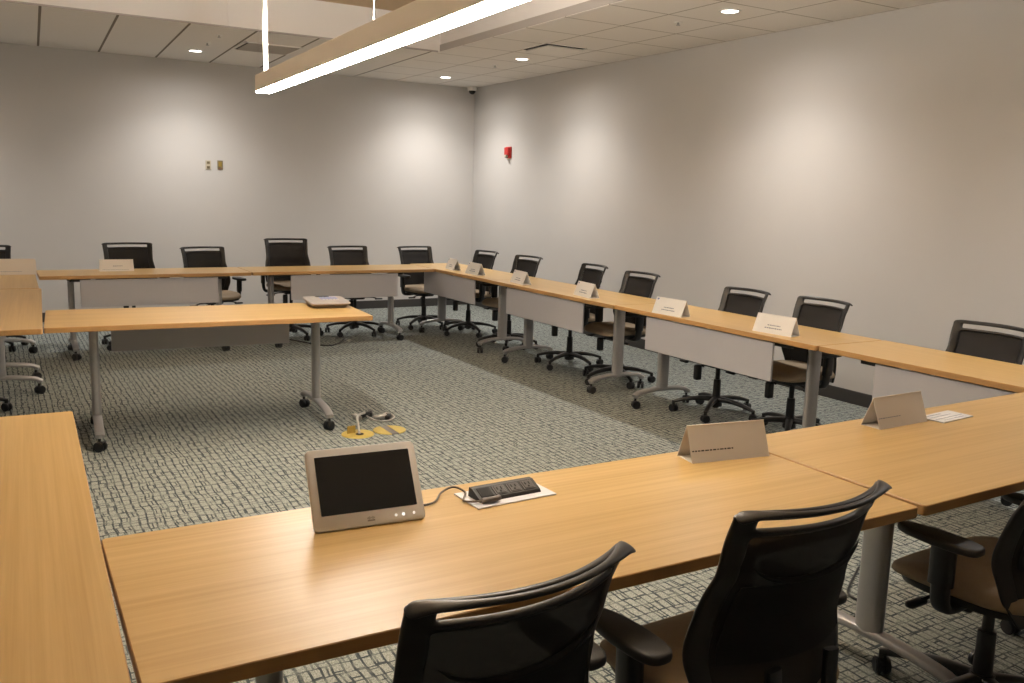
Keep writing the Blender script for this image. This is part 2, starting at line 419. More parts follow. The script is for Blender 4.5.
b = bmesh.new(); box(b, 0, 0, -.003, .54, .54, .006); obj('recess', b, M['shadow'], t)
b = bmesh.new()
for k in range(18): box(b, .012, -.245 + .0145 + k * .0285, -.009, .50, .020, .007)
g = obj('louver', b, M['grille'], t)
b = bmesh.new()
for (cx, cy, sx, sy) in ((0, .275, .57, .02), (.275, 0, .02, .57), (-.275, 0, .02, .57), (0, -.275, .57, .02)): box(b, cx, cy, -.005, sx, sy, .012)
obj('frame', b, M['tileplain'], t)
# sprinklers / sensors
def sprinkler(x, y, label):
    t = thing('fire_sprinkler', label, 'sprinkler', (x, y, ZC), 0, 'ceiling sprinkler heads')
    b = bmesh.new(); cyl(b, (0, 0, -.006), (0, 0, 0), .032, .036, 20); obj('escutcheon', b, M['white'], t, True)
    b = bmesh.new(); cyl(b, (0, 0, -.024), (0, 0, -.006), .009, seg=12); cyl(b, (0, 0, -.028), (0, 0, -.024), .017, seg=12); obj('head', b, M['steelplug'], t, True)
sprinkler(1.93, 8.80, 'small ceiling sprinkler head nearest the raised tray edge, beside the tray joint')
sprinkler(1.935, 9.35, 'small ceiling sprinkler head close behind the downlight above the wall plates')
sprinkler(4.84, 8.75, 'small ceiling sprinkler head between the two farthest right downlights')
sprinkler(4.79, 5.68, 'small ceiling sprinkler head beside the largest right downlight')
# dome camera
t = thing('dome_camera', 'small white dome security camera in the far ceiling corner', 'security camera', (5.585, 10.70, ZC))
b = bmesh.new(); cyl(b, (0, 0, -.055), (0, 0, 0), .062, .066, 28, .006); obj('housing', b, M['white'], t, True)
b = bmesh.new(); bmesh.ops.create_uvsphere(b, u_segments=24, v_segments=12, radius=.045); bmesh.ops.translate(b, vec=(0, 0, -.055), verts=b.verts)
obj('dome', b, M['screen'], t, True)
# wall plates
def wallplate(x, z, label, sockets):
    t = thing('wall_plate', label, 'wall plate', (x, YB, z))
    b = bmesh.new(); box(b, 0, -.004, 0, .062, .008, .105, .003, 2); obj('cover', b, M['ivory'] if sockets else M['olive'], t)
    if sockets:
        for dz in (.026, -.026):
            b = bmesh.new(); box(b, 0, -.009, dz, .034, .006, .030, .003, 2)
            s = obj('socket', b, M['olive'], t)
            b = bmesh.new(); box(b, -.007, -.0125, dz + .003, .004, .003, .012); box(b, .007, -.0125, dz + .003, .004, .003, .012); obj('slot', b, M['shadow'], s)
    else:
        b = bmesh.new(); box(b, 0, -.010, .008, .036, .008, .058, .003, 2); obj('insert', b, M['brassdk'], t)
        b = bmesh.new(); box(b, 0, -.009, -.041, .046, .004, .016, .001, 1); obj('lower_strip', b, plain('rust_strip', (.22, .12, .07), .5), t)
wallplate(2.213, 1.760, 'ivory and brown duplex outlet plate, left of the pair on the back wall', True)
wallplate(2.347, 1.764, 'plain bronze blank plate, right of the pair on the back wall', False)
# fire alarm
t = thing('fire_alarm', 'red fire alarm strobe mounted on the right wall near the corner', 'fire alarm', (XR, 9.853, 2.044))
b = bmesh.new(); box(b, -.012, 0, 0, .024, .118, .142, .008, 3); obj('back_plate', b, M['red'], t, True)
b = bmesh.new(); box(b, -.036, 0, .014, .034, .100, .098, .010, 3); obj('horn_body', b, M['red'], t, True)
b = bmesh.new(); box(b, -.042, .012, -.046, .036, .048, .030, .006, 2); obj('strobe_lens', b, M['ivory'], t, True)
b = bmesh.new(); box(b, -.046, .0, -.064, .030, .03, .008, .002, 1); obj('test_tab', b, M['greyplate'], t)

# ------------------------------------------------------------------ tables
ZTOP = .737; TH = .030
def caster_mesh(r=.030, w=.022):
    b = bmesh.new()
    for s in (-1, 1): cyl(b, (s * .004, 0, r), (s * (.004 + w), 0, r), r, seg=22, bevel=.004)
    # fork hood and stem
    sweep(b, [Vector((0, .9 * r * math.cos(a) + 0, r + .95 * r * math.sin(a))) for a in [R(q) for q in (10, 40, 70, 100, 130)]], lambda i, n: ell(.016, .004, 8), side=(1, 0, 0))
    cyl(b, (0, .004, r), (0, .004, r * 2 + .022), .0085, seg=12)
    return b
tcast = {}
def make_table(label, cx, cy, rz, L, D, legs, panel, bracket_off=(0,), group='flip-top training tables'):
    """local x along the table, local y across; panel: None or (x0, x1, yside)"""
    t = thing('training_table', label, 'table', (cx, cy, 0), rz, group)
    b = bmesh.new()
    prism(b, rrect(L, D, .012, 3), ZTOP - TH, ZTOP, .0022, 1)
    o = obj('tabletop', b, [M['oak'], M['oakedge']], t)
    for p in o.data.polygons:
        if abs(p.normal.z) < .8: p.material_index = 1
    for lx in legs:
        b = bmesh.new()
        sweep(b, [Vector((lx, 0, .118)), Vector((lx, 0, .40)), Vector((lx, 0, ZTOP - TH - .012))], lambda i, n: ell(.0255, .050, 22, .85), side=(1, 0, 0))
        leg = obj('leg', b, M['silver'], t, True, 50)
        b = bmesh.new()
        hw = D * .45
        pts = []
        for k in range(17):
            u = -1 + 2 * k / 16
            pts.append(Vector((lx, u * hw, .105 + .028 * (1 - u * u) - (.012 if abs(u) > .99 else 0))))
        sweep(b, pts, lambda i, n: [(a, c * (1 if 1 < i < n - 2 else .95)) for a, c in ell(.026, .0155, 14, .6)], side=(1, 0, 0))
        for s in (-1, 1): cyl(b, (lx, s * (hw - .016), .080), (lx, s * (hw - .016), .105), .0175, .022, 14)
        obj('foot', b, M['silver'], leg, True, 45)
        for s in (-1, 1):
            c = obj('caster', caster_mesh(), M['black'], leg, True, 40, (lx, s * (hw - .016), 0)) if 'c' not in tcast else None
            if c is None:
                c = bpy.data.objects.new('caster', tcast['c']); C.objects.link(c); c.parent = leg; c.location = (lx, s * (hw - .016), 0)
            else: tcast['c'] = c.data
            c.rotation_euler = (0, 0, random.uniform(-2.5, 2.5))
        b = bmesh.new()
        box(b, lx, 0, ZTOP - TH - .007, .075, D * .78, .014, .003, 1); box(b, lx, .02, ZTOP - TH - .024, .062, .14, .024, .004, 1)
        br = obj('top_bracket', b, M['black'], t)
    if panel:
        x0, x1, sd = panel
        py = sd * (D / 2 - .028)
        b = bmesh.new(); box(b, (x0 + x1) / 2, py, (.699 + .462) / 2, x1 - x0, .016, .699 - .462, .004, 2); pn = obj('modesty_panel', b, M['panel'], t)
        for bx in (x0 + .06, x1 - .06):
            b = bmesh.new(); box(b, bx, py - sd * .022, .668, .05, .026, .078, .003, 1)
            lx = min(legs, key=lambda q: abs(q - bx)); ex = min(max(lx, x0 + .02), x1 - .02)
            if abs(lx - bx) > .03: box(b, (lx + bx) / 2, py - sd * .03, .690, abs(lx - bx) + .05, .03, .022, .003, 1)
            obj('panel_hanger', b, M['black'], t)
    return t
# right row: local +x -> world +y ; local +y -> world -x  (rz = 90)
def rtable(label, y0, y1, legs_y, panel_y, xf=3.962, xb=4.533, rot=0):
    cy = (y0 + y1) / 2; cx = (xf + xb) / 2
    make_table(label, cx, cy, PI / 2 + rot, y1 - y0 - .004, xb - xf, [v - cy for v in legs_y], (panel_y[0] - cy, panel_y[1] - cy, 1))
rtable('oak training table at the far end of the right row, reaching the corner', 7.135, 9.0, (8.755, 7.401), (7.50, 8.66))
rtable('oak training table second from the corner in the right row', 5.228, 7.133, (6.895, 5.528), (5.655, 6.86), 3.950, 4.527)
rtable('oak training table third from the corner, right row, ending at the diagonal seam', 3.352, 5.226, (4.983, 3.60), (3.69, 4.885))
rtable('oak training table nearest us in the right row, under the right edge chair', 1.46, 3.349, (1.74, 3.07), (1.83, 2.985), 3.972, 4.54)
# back row: panel on -y side
make_table('oak training table in the back row holding one white name card', 1.192, 8.627, 0, 1.752, .60, (-.625, .637), (-.57, .575, -1))
make_table('oak training table in the back row nearest the right corner', 3.014, 8.627, 0, 1.876, .60, (-.69, .573), (-.57, .535, -1))
# left row (slightly turned); local +x -> world +y
def ltable(label, x0, y0, x1, y1, legs_y, D=.60):
    a = math.atan2(y1 - y0, x1 - x0); L = math.hypot(x1 - x0, y1 - y0)
    mx, my = (x0 + x1) / 2, (y0 + y1) / 2
    nx, ny = -math.sin(a), math.cos(a)      # local +y (towards -x)
    make_table(label, mx + nx * D / 2, my + ny * D / 2, a, L, D, [(v - my) for v in legs_y], None)
ltable('oak training table filling the lower left corner of the view', .150, 1.40, .206, 3.362, (1.75, 3.05))
ltable('oak training table at the left edge butted against the freestanding middle table', .204, 5.346, .290, 7.40, (5.75, 7.12))
ltable('oak training table at the far left carrying the large white card', .276, 7.425, .305, 9.12, (7.65, 8.86))
# inner table
a = R(-3.4); ux, uy = math.cos(a), math.sin(a)
L, D = 1.862, .755
mx, my = (.212 + 2.068) / 2, (5.372 + 5.262) / 2
make_table('oak table standing inside the square with a grey conference phone on its end', mx - uy * D / 2, my + ux * D / 2, a, L, D, (-.68, .655), (-.57, .56, 1))
# front tables
make_table('long oak table in the foreground carrying the touch tablet and power outlets', (.166 + 2.100) / 2, (1.397 + 2.078) / 2, R(-.6), 1.932, .682, (-.68, .67), None)
make_table('oak table at the right foreground carrying a cream card and a flat sheet', (2.111 + 3.953) / 2, (1.384 + 2.107) / 2 + .012, R(1.0), 1.842, .715, (-.595, .62), None)

# ------------------------------------------------------------------ chairs
def interp(tab, z):
    if z <= tab[0][0]: return tab[0][1]
    for (a, va), (b_, vb) in zip(tab, tab[1:]):
        if z <= b_:
            t = (z - a) / (b_ - a); t = t * t * (3 - 2 * t); return va + (vb - va) * t
    return tab[-1][1]
HWT = [(.39, .185), (.48, .226), (.57, .246), (.66, .236), (.755, .219), (.83, .221), (.885, .225), (.92, .227)]
YCT = [(.39, -.226), (.50, -.214), (.60, -.200), (.70, -.215), (.80, -.248), (.92, -.288)]
def S(u, z):
    hw = interp(HWT, z); x = u * hw
    return Vector((x, interp(YCT, z) + .070 * (abs(x) / .22) ** 2, z))
def solidify(b, th):
    bmesh.ops.recalc_face_normals(b, faces=b.faces)
    bmesh.ops.solidify(b, geom=b.faces[:], thickness=th)
def subsurf(bm, n=1):
    me = bpy.data.meshes.new('tmp'); bm.to_mesh(me); bm.free()
    o = bpy.data.objects.new('tmp', me); C.objects.link(o)
    md = o.modifiers.new('s', 'SUBSURF'); md.levels = n; md.render_levels = n
    dg = bpy.context.evaluated_depsgraph_get(); e = o.evaluated_get(dg)
    nb = bmesh.new(); nb.from_mesh(e.to_mesh()); e.to_mesh_clear()
    bpy.data.objects.remove(o); bpy.data.meshes.remove(me)
    return nb
def make_chair():
    t = thing('office_chair', 'proto', 'chair')
    # star base
    b = bmesh.new()
    cyl(b, (0, 0, .062), (0, 0, .135), .046, .036, 24, .004)
    for k in range(5):
        a = PI / 2 + 2 * PI * k / 5
        d = Vector((math.cos(a), math.sin(a), 0))
        pts = smooth_path([d * .03 + Vector((0, 0, .112)), d * .12 + Vector((0, 0, .112)), d * .22 + Vector((0, 0, .098)), d * .305 + Vector((0, 0, .074))], 5)
        sweep(b, pts, lambda i, n: ell(.026 - .012 * i / (n - 1), .020 - .009 * i / (n - 1), 12, .7), side=(-d.y, d.x, 0))
        cyl(b, d * .300 + Vector((0, 0, .055)), d * .300 + Vector((0, 0, .084)), .013, seg=12)
    base = obj('star_base', b, M['frame'], t, True, 45)
    for k in range(5):
        a = PI / 2 + 2 * PI * k / 5
        c = obj('caster', caster_mesh(.028, .020), M['black'], base, True, 40) if k == 0 else bpy.data.objects.new('caster', cm)
        if k == 0: cm = c.data
        else: C.objects.link(c); c.parent = base
        c.location = (.300 * math.cos(a), .300 * math.sin(a), 0); c.rotation_euler = (0, 0, a + (.7, -1.1, 2.0, .2, -2.4)[k])
    b = bmesh.new(); cyl(b, (0, 0, .10), (0, 0, .27), .029, .026, 20, .002); cyl(b, (0, 0, .27), (0, 0, .405), .017, seg=16); cyl(b, (0, 0, .06), (0, 0, .10), .022, seg=16)
    obj('gas_column', b, M['black'], t, True, 40)
    b = bmesh.new(); prism(b, rrect(.17, .25, .04, 4, 0, -.02), .372, .412, .012, 3); prism(b, rrect(.30, .05, .02, 4, 0, .02), .392, .418, .006, 2)
    obj('tilt_mechanism', b, M['black'], t, True, 45)
    for s, yy in ((-1, .07), (1, .10)):
        b = bmesh.new(); tube(b, [(s * .07, yy, .392), (s * .16, yy + .01, .390), (s * .21, yy + .02, .378)], .006)
        prism(b, rrect(.085, .032, .014, 4, s * .232, yy + .024), .366, .380, .005, 2)
        obj('adjustment_lever', b, M['black'], t, True, 45)
    b = bmesh.new(); box(b, .085, .115, .318, .045, .05, .11, .012, 3); cyl(b, (.07, .09, .36), (.06, .06, .395), .012, seg=10); obj('tension_handle', b, M['black'], t, True, 45)
    # seat shell + cushion
    def seat_outline(w, d0, d1, n=40, pw=.42):
        o = []
        for k in range(n):
            a = 2 * PI * k / n; c, s = math.cos(a), math.sin(a)
            x = math.copysign(abs(c) ** pw, c) * w; y = math.copysign(abs(s) ** pw, s)
            y = y * (d1 if y > 0 else d0); x *= (1.0 if y > 0 else 1 - .14 * (y / d0) ** 2)
            o.append((x, y))
        return o
    b = bmesh.new(); prism(b, seat_outline(.225, .19, .20), .410, .436, .008, 2); obj('seat_shell', b, M['softblack'], t, True, 45)
    b = bmesh.new()
    n = 40; lv = [(.93, .434), (1.0, .440), (1.012, .455), (.995, .472), (.94, .482), (.8, .485), (.5, .481), (.2, .478)]
    rings = []
    for sc, z in lv:
        ring = []
        for x, y in seat_outline(.238, .205, .228):
            zz = z - (.030 * max(0, (y - .10) / .128) ** 2 if y > .10 else 0) * (1 if z > .45 else .4)
            ring.append(b.verts.new((x * sc, y * sc, zz)))
        rings.append(ring)
    for i in range(len(rings) - 1):
        for k in range(n): b.faces.new((rings[i][k], rings[i][(k + 1) % n], rings[i + 1][(k + 1) % n], rings[i + 1][k]))
    b.faces.new(rings[0][::-1]); b.faces.new(rings[-1])
    obj('seat', b, M['tan'], t, True, 70)
    # arms
    for s in (-1, 1):
        b = bmesh.new()
        pts = smooth_path([(s * .14, 0, .402), (s * .24, 0, .400), (s * .272, 0, .425), (s * .280, 0, .50), (s * .282, 0, .58)], 5)
        sweep(b, pts, lambda i, n: ell(.028, .0155, 12, .75), side=(0, 1, 0))
        sweep(b, [Vector((s * .281, 0, .48)), Vector((s * .283, 0, .600))], lambda i, n: ell(.036, .020, 14, .7), side=(0, 1, 0))
        arm = obj('arm_post', b, M['black'], t, True, 45)
        b = bmesh.new()
        ol = []
        for k in range(28):
            a = 2 * PI * k / 28; c, q = math.cos(a), math.sin(a)
            yy = math.copysign(abs(q) ** .6, q) * .125; xx = math.copysign(abs(c) ** .7, c) * (.046 if yy < .02 else .046 - .012 * (yy - .02) / .1)
            ol.append((s * .278 + xx, yy + .02))
        prism(b, ol, .597, .621, .009, 3)
        obj('arm_pad', b, M['softblack'], arm, True, 50)
    # backrest frame
    us = [-1, -.93, -.80, -.74, -.4, 0, .4, .74, .80, .93, 1]
    zs = [.395, .42, .45, .48, .52, .56, .60, .64, .68, .72, .752, .768, .80, .84, .858, .868, .873, .893, .898, .909, .919]
    b = bmesh.new(); vg = {}
    def vv(i, j):
        if (i, j) not in vg:
            z = zs[j]; u = us[i]
            p = S(u, z)
            if z > .90 and abs(u) > .9: p.z -= .014 * (abs(u) - .9) / .1 * (z - .90) / .019
            vg[i, j] = b.verts.new(p)
        return vg[i, j]
    for i in range(len(us) - 1):
        for j in range(len(zs) - 1):
            um = (us[i] + us[i + 1]) / 2; zm = (zs[j] + zs[j + 1]) / 2
            side = abs(um) > .77
            solid = (abs(um) > .80) or (zm < .45) or zm > .896 or (.858 < zm < .873) or (.873 < zm < .896 and abs(um) > .77)
            if solid: b.faces.new((vv(i, j), vv(i + 1, j), vv(i + 1, j + 1), vv(i, j + 1)))
    solidify(b, .016)
    b = subsurf(b, 2)
    # rolled top lip, flaring at the tips
    pts = []; us_ = [math.sin(PI / 2 * (-1 + 2 * k / 44)) * .99 for k in range(45)]
    for u in us_:
        p = S(u, .919); p.x = u * .228
        p.y = interp(YCT, .92) + .070 * (abs(p.x) / .22) ** 2 - .004
        p.z = .9145 - .010 * (max(0, abs(u) - .8) / .2) ** 2
        pts.append(p)
    def lip(i, n):
        u = abs(us_[i]); e = math.sqrt(max(.02, 1 - (max(0, u - .93) / .062) ** 2))
        w = (.0072 + .0115 * max(0, u - .55) / .45) * e
        return ell(w, .0048 * e, 12, .9)
    sweep(b, pts, lip, side=(0, 1, .25))
    bf = obj('backrest_frame', b, M['frame'], t, True, 60)
    def sheet(u0, u1, z0, z1, dy, th, nu=16, nz=18, crop=None):
        b = bmesh.new(); g = []
        for j in range(nz + 1):
            row = []
            for i in range(nu + 1):
                p = S(u0 + (u1 - u0) * i / nu, z0 + (z1 - z0) * j / nz); p.y += dy; row.append(b.verts.new(p))
            g.append(row)
        for j in range(nz):
            for i in range(nu): b.faces.new((g[j][i], g[j][i + 1], g[j + 1][i + 1], g[j + 1][i]))
        if th: solidify(b, th)
        return b
    obj('back_mesh', sheet(-.84, .84, .43, .865, .004, 0), M['mesh'], bf, True, 180)
    # lumbar band: darker pad below the upper window with a raised curved edge
    b = sheet(-.77, .77, .565, .745, -.004, .003, 16, 8)
    rim = []
    for k in range(21):
        u = -.75 + 1.50 * k / 20
        p = S(u, .752 + .040 * (abs(u) / .75) ** 4); p.y -= .004; rim.append(p)
    sweep(b, rim, lambda i, n: ell(.0058 * (1.05 - abs(i / 10 - 1) ** 5), .0065 * (1.05 - abs(i / 10 - 1) ** 5), 8), side=(0, 1, 0))
    obj('lumbar_band', b, M['lumbar'], bf, True, 60)
    b = bmesh.new()
    for s in (-1, 1):
        pts = smooth_path([(s * .05, -.10, .392), (s * .06, -.20, .396), (s * .075, -.236, .430), (s * .085, -.226, .50), (s * .09, -.222, .56)], 5)
        sweep(b, pts, lambda i, n: ell(.020, .010, 10, .7), side=(1, 0, 0))
    obj('back_bracket', b, M['black'], t, True, 45)
    return t
proto = make_chair(); first = [True]
def chair(x, y, rz, label, group, dz=0, spin=0):
    o = proto if first[0] else copy_tree(proto)
    first[0] = False
    o.location = (x, y, 0); o.rotation_euler = (0, 0, rz); o['label'] = label; o['group'] = group; o['category'] = 'chair'
    for ch in o.children:
        n = ch.name.split('.')[0]
        if n == 'star_base': ch.rotation_euler = (0, 0, spin)
        elif n == 'gas_column': ch.location.z = dz * .6
        else: ch.location.z = dz
    return o
g = 'office chairs in the foreground'
chair(.685, 1.350, R(6.7), 'black mesh office chair at the bottom centre, seen from behind below the tablet', g, .020, .3)
f2 = chair(1.410, 1.385, R(1.8), 'black mesh office chair in the foreground with its whole tall back turned to us', g, .026, .5)
for ch in f2.children:
    if ch.name.startswith('arm_post'): ch.location.z -= .036
chair(2.53, 1.41, R(2), 'office chair at the right foreground showing its tan seat and armrest beside the silver leg', g, 0, .2)
chair(3.33, 1.44, R(-3), 'dark office chair barely showing at the right edge under the foreground table', g, 0, .8)
g = 'office chairs along the right wall'
F = PI / 2
chair(4.46, 8.53, F + R(3), 'black mesh office chair nearest the room corner in the right row', g, -.015, .2)
chair(4.46, 7.64, F + R(4), 'black mesh office chair second from the corner in the right row', g, -.005, .9)
chair(4.47, 6.55, F - R(7), 'black mesh office chair third from the corner in the right row, slightly turned', g, .0, .5)
chair(4.46, 5.83, F - R(1), 'black mesh office chair fourth from the corner, behind the table joint', g, -.008, .1)
chair(4.45, 4.62, F - R(2), 'black mesh office chair in the right row between the two nearest white name cards', g, -.018, .62)
chair(4.47, 3.95, F - R(3), 'black mesh office chair in the right row by the diagonal table seam, tan seat showing', g, -.012, .75)
chair(4.47, 2.79, F, 'black mesh office chair at the right edge against the wall, only its top showing', g, -.018, .4)
g = 'office chairs along the back wall'
F = PI
chair(-.082, 9.24, F, 'black office chair at the far left edge behind the large white card', g, .007, .628)
chair(1.115, 8.95, F + R(2), 'black mesh office chair directly behind the back-row name card', g, .045, .3)
chair(1.85, 9.03, F + R(10), 'black mesh office chair by the back wall with its armrest and tan seat showing', g, -.002, .628)
chair(2.62, 8.95, F - R(4), 'tallest black mesh office chair of the back row, raised higher than its neighbours', g, .085, .314)
chair(3.31, 8.95, F + R(1), 'black mesh office chair at the back seen above the conference phone', g, .005, .35)
chair(4.21, 9.15, F + R(7), 'black mesh office chair in the far corner between the back and right rows', g, -.015, .2)
chair(-.28, 6.60, -PI / 2 + R(4), 'office chair under the left edge table, just its base tip showing', 'office chair at the left tables', 0, .12)

# ------------------------------------------------------------------ cards
def bars(b, x0, x1, y, z, h, words, nrm_y=-.0006, slant=0):
    """small printed marks on a vertical face in local xz"""
    x = x0
    while x < x1:
        w = random.uniform(.006, .016) * words
        w = min(w, x1 - x)
        box(b, x + w / 2, y, z, w, .0006, h * random.uniform(.75, 1.0)); x += w + .0035
def tent(label, x, y, rz, w, hgt, half, lines, m, logo=True, group='white name tent cards', round_corner=0):
    """folded tent card; printed face towards local -y"""
    t = thing('name_tent', label, 'name card', (x, y, ZTOP), rz, group)
    b = bmesh.new(); th = .0022
    def face(sy):
        n = []
        c = [(-w / 2, 0), (w / 2, 0), (w / 2, 1), (-w / 2, 1)]
        if round_corner and sy < 0:
            rr = round_corner
            c = [(-w / 2, 0), (w / 2, 0)] + [(w / 2 - rr + rr * math.cos(a), 1 - (rr - rr * math.sin(a)) / hgt) for a in [R(q) for q in (0, 22, 45, 67, 90)]] + [(-w / 2, 1)]
        lo = [b.verts.new((cx, sy * half * (1 - v), hgt * v)) for cx, v in c]
        up = [b.verts.new((cx, sy * half * (1 - v) - sy * th, hgt * v)) for cx, v in c]
        k = len(c)
        b.faces.new(lo); b.faces.new(up[::-1])
        for i in range(k): b.faces.new((lo[i], up[i], up[(i + 1) % k], lo[(i + 1) % k]))
    face(-1); face(1)
    box(b, 0, 0, .0008, w - .002, half * 1.9, .0014)
    obj('card_sheet', b, m, t)
    tilt = math.atan2(half, hgt)
    mt = Matrix.Translation((0, -half, 0)) @ Matrix.Rotation(-tilt, 4, 'X')
    def on_face(draw, name, mm):
        b = bmesh.new(); draw(b); bmesh.ops.transform(b, matrix=mt, verts=b.verts); obj(name, b, mm, t)
    for (x0, x1, z, h, mm) in lines:
        on_face(lambda b: bars(b, x0, x1, -.0006, z, h, 1.0), 'printed_text', mm)
    if logo:
        def dl(b):
            box(b, -w / 2 + .022, -.0006, hgt * .95, .010, .0006, .012); box(b, -w / 2 + .022, -.0006, hgt * .95, .018, .0006, .004)
        on_face(dl, 'printed_logo', M['inkblue'])
    return t
two = [(-.045, .05, .052, .007, M['ink']), (-.06, .065, .034, .007, M['ink'])]
f = -PI / 2      # printed face towards -x: local -y -> world -x
def rcard(label, x0, y0, x1, y1, rot=0, lg=True):
    """x0,y0 far lower corner, x1,y1 near lower corner of the printed face"""
    a = math.atan2(y1 - y0, x1 - x0); wv = .285
    mx, my = (x0 + x1) / 2, (y0 + y1) / 2
    tent(label, mx - math.sin(a) * .045, my + math.cos(a) * .045, a, wv, .112, .045, two, M['card'], lg)
rcard('white name card nearest the diagonal table seam, with a bright glare along its top', 4.040, 3.915, 4.066, 3.643, lg=False)
rcard('white name card with a blue logo, second nearest in the right row', 3.972, 4.809, 3.994, 4.539)
rcard('white name card third nearest in the right row, just beyond the second table joint', 4.055, 5.92, 4.02, 5.64)
rcard('white name card fourth nearest in the right row, above a grey panel corner', 4.062, 6.96, 4.025, 6.68)
rcard('white name card second from the far corner, right of the first chair', 4.056, 7.846, 4.045, 7.565)
rcard('white name card farthest away, at the corner where the rows meet', 4.101, 8.39, 4.055, 8.11)
tent('white name card alone on the back row table', .955, 8.735, 0, .285, .104, .045, [(-.03, .05, .050, .006, M['ink']), (-.12, .10, .016, .003, M['ink'])], M['card'], False)
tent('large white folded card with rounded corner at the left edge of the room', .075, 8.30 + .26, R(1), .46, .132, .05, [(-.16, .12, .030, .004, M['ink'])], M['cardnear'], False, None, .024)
nl = [(-.12, .035, .021, .0045, M['inkdark'])]
def ncard(label, x0, y0, x1, y1, hgt, half, ln):
    a = math.atan2(y1 - y0, x1 - x0); w = math.hypot(x1 - x0, y1 - y0)
    mx, my = (x0 + x1) / 2, (y0 + y1) / 2
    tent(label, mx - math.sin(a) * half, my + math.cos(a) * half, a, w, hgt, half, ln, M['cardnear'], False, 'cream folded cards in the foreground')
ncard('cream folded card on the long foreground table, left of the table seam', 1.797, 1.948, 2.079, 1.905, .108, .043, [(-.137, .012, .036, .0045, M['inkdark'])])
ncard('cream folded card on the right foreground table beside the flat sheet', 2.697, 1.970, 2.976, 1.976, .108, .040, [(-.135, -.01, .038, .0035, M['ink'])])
# flat card
t = thing('paper_card', 'flat white printed card lying beside the cream folded card', 'paper', (3.105, 1.988, ZTOP), R(5))
b = bmesh.new(); box(b, 0, 0, .0018, .21, .10, .0034); obj('sheet', b, plain('paper_grey', (.66, .65, .65), .6), t)
b = bmesh.new()
for yy, x0, x1 in ((.033, -.085, .03), (.012, -.085, .06), (-.012, -.085, .085), (-.032, -.06, .07)):
    x = x0
    while x < x1:
        w = random.uniform(.006, .016); box(b, x, yy, .0038, w, .003, .0006); x += w + .003
obj('printed_text', b, M['ink'], t)

# ------------------------------------------------------------------ touch tablet
a = math.atan2(1.878 - 1.899, .876 - .607)
tilt = R(31)
t = thing('touch_panel', 'pale framed touch tablet leaning back on the foreground table', 'tablet', ((.607 + .876) / 2, (1.899 + 1.878) / 2, ZTOP), a)
tab, tab_a, tab_loc = t, a, ((.607 + .876) / 2, (1.899 + 1.878) / 2, ZTOP)
TW, THH = .273, .197
rot = Matrix.Rotation(-tilt, 4, 'X')
mt = Matrix.Translation((0, 0, .004)) @ rot
def std(ol, y0, y1, bevel=0):
    b = bmesh.new(); prism(b, ol, 0, y1 - y0, bevel, 2)
    # prism lies in xy -> stand it up: y->z, z->-y
    bmesh.ops.transform(b, matrix=mt @ Matrix.Translation((0, y1, 0)) @ Matrix.Rotation(PI / 2, 4, 'X'), verts=b.verts); return b
obj('bezel', std(rrect(TW, THH, .011, 5, 0, THH / 2), 0, .016, .003), M['bezel'], t, True, 40)
obj('screen', std(rrect(.236, .142, .002, 2, .001, .036 + .071), -.0008, .002), M['screen'], t)
b = bmesh.new()
for k, (xx, s) in enumerate(((.062, .0026), (.081, .0036), (.108, .0024))):
    c = bmesh.new(); cyl(c, (xx, 0, .017), (xx, -.0008, .017), s, seg=14); merge(b, c)
bmesh.ops.transform(b, matrix=mt, verts=b.verts); obj('touch_icon', b, M['icon'], t)
b = bmesh.new()
for k, hh in enumerate((.003, .005, .008, .005, .003, .005, .008, .005, .003)): box(b, .0 + (k - 4) * .0022, -.0004, .0185, .0009, .0008, hh)
box(b, 0, -.0004, .0125, .018, .0008, .0035)
bmesh.ops.transform(b, matrix=mt, verts=b.verts); obj('maker_mark', b, M['logo'], t)
# wedge stand behind
b = bmesh.new()
v = [(-.09, .022, .0), (.09, .022, .0), (.09, .125, .0), (-.09, .125, .0), (-.085, .082, .105), (.085, .082, .105), (.085, .094, .105), (-.085, .094, .105)]
vs = [b.verts.new(p) for p in v]
for q in ((0, 3, 2, 1), (4, 5, 6, 7), (0, 1, 5, 4), (1, 2, 6, 5), (2, 3, 7, 6), (3, 0, 4, 7)): b.faces.new([vs[i] for i in q])
obj('stand', b, M['bezel'], t)

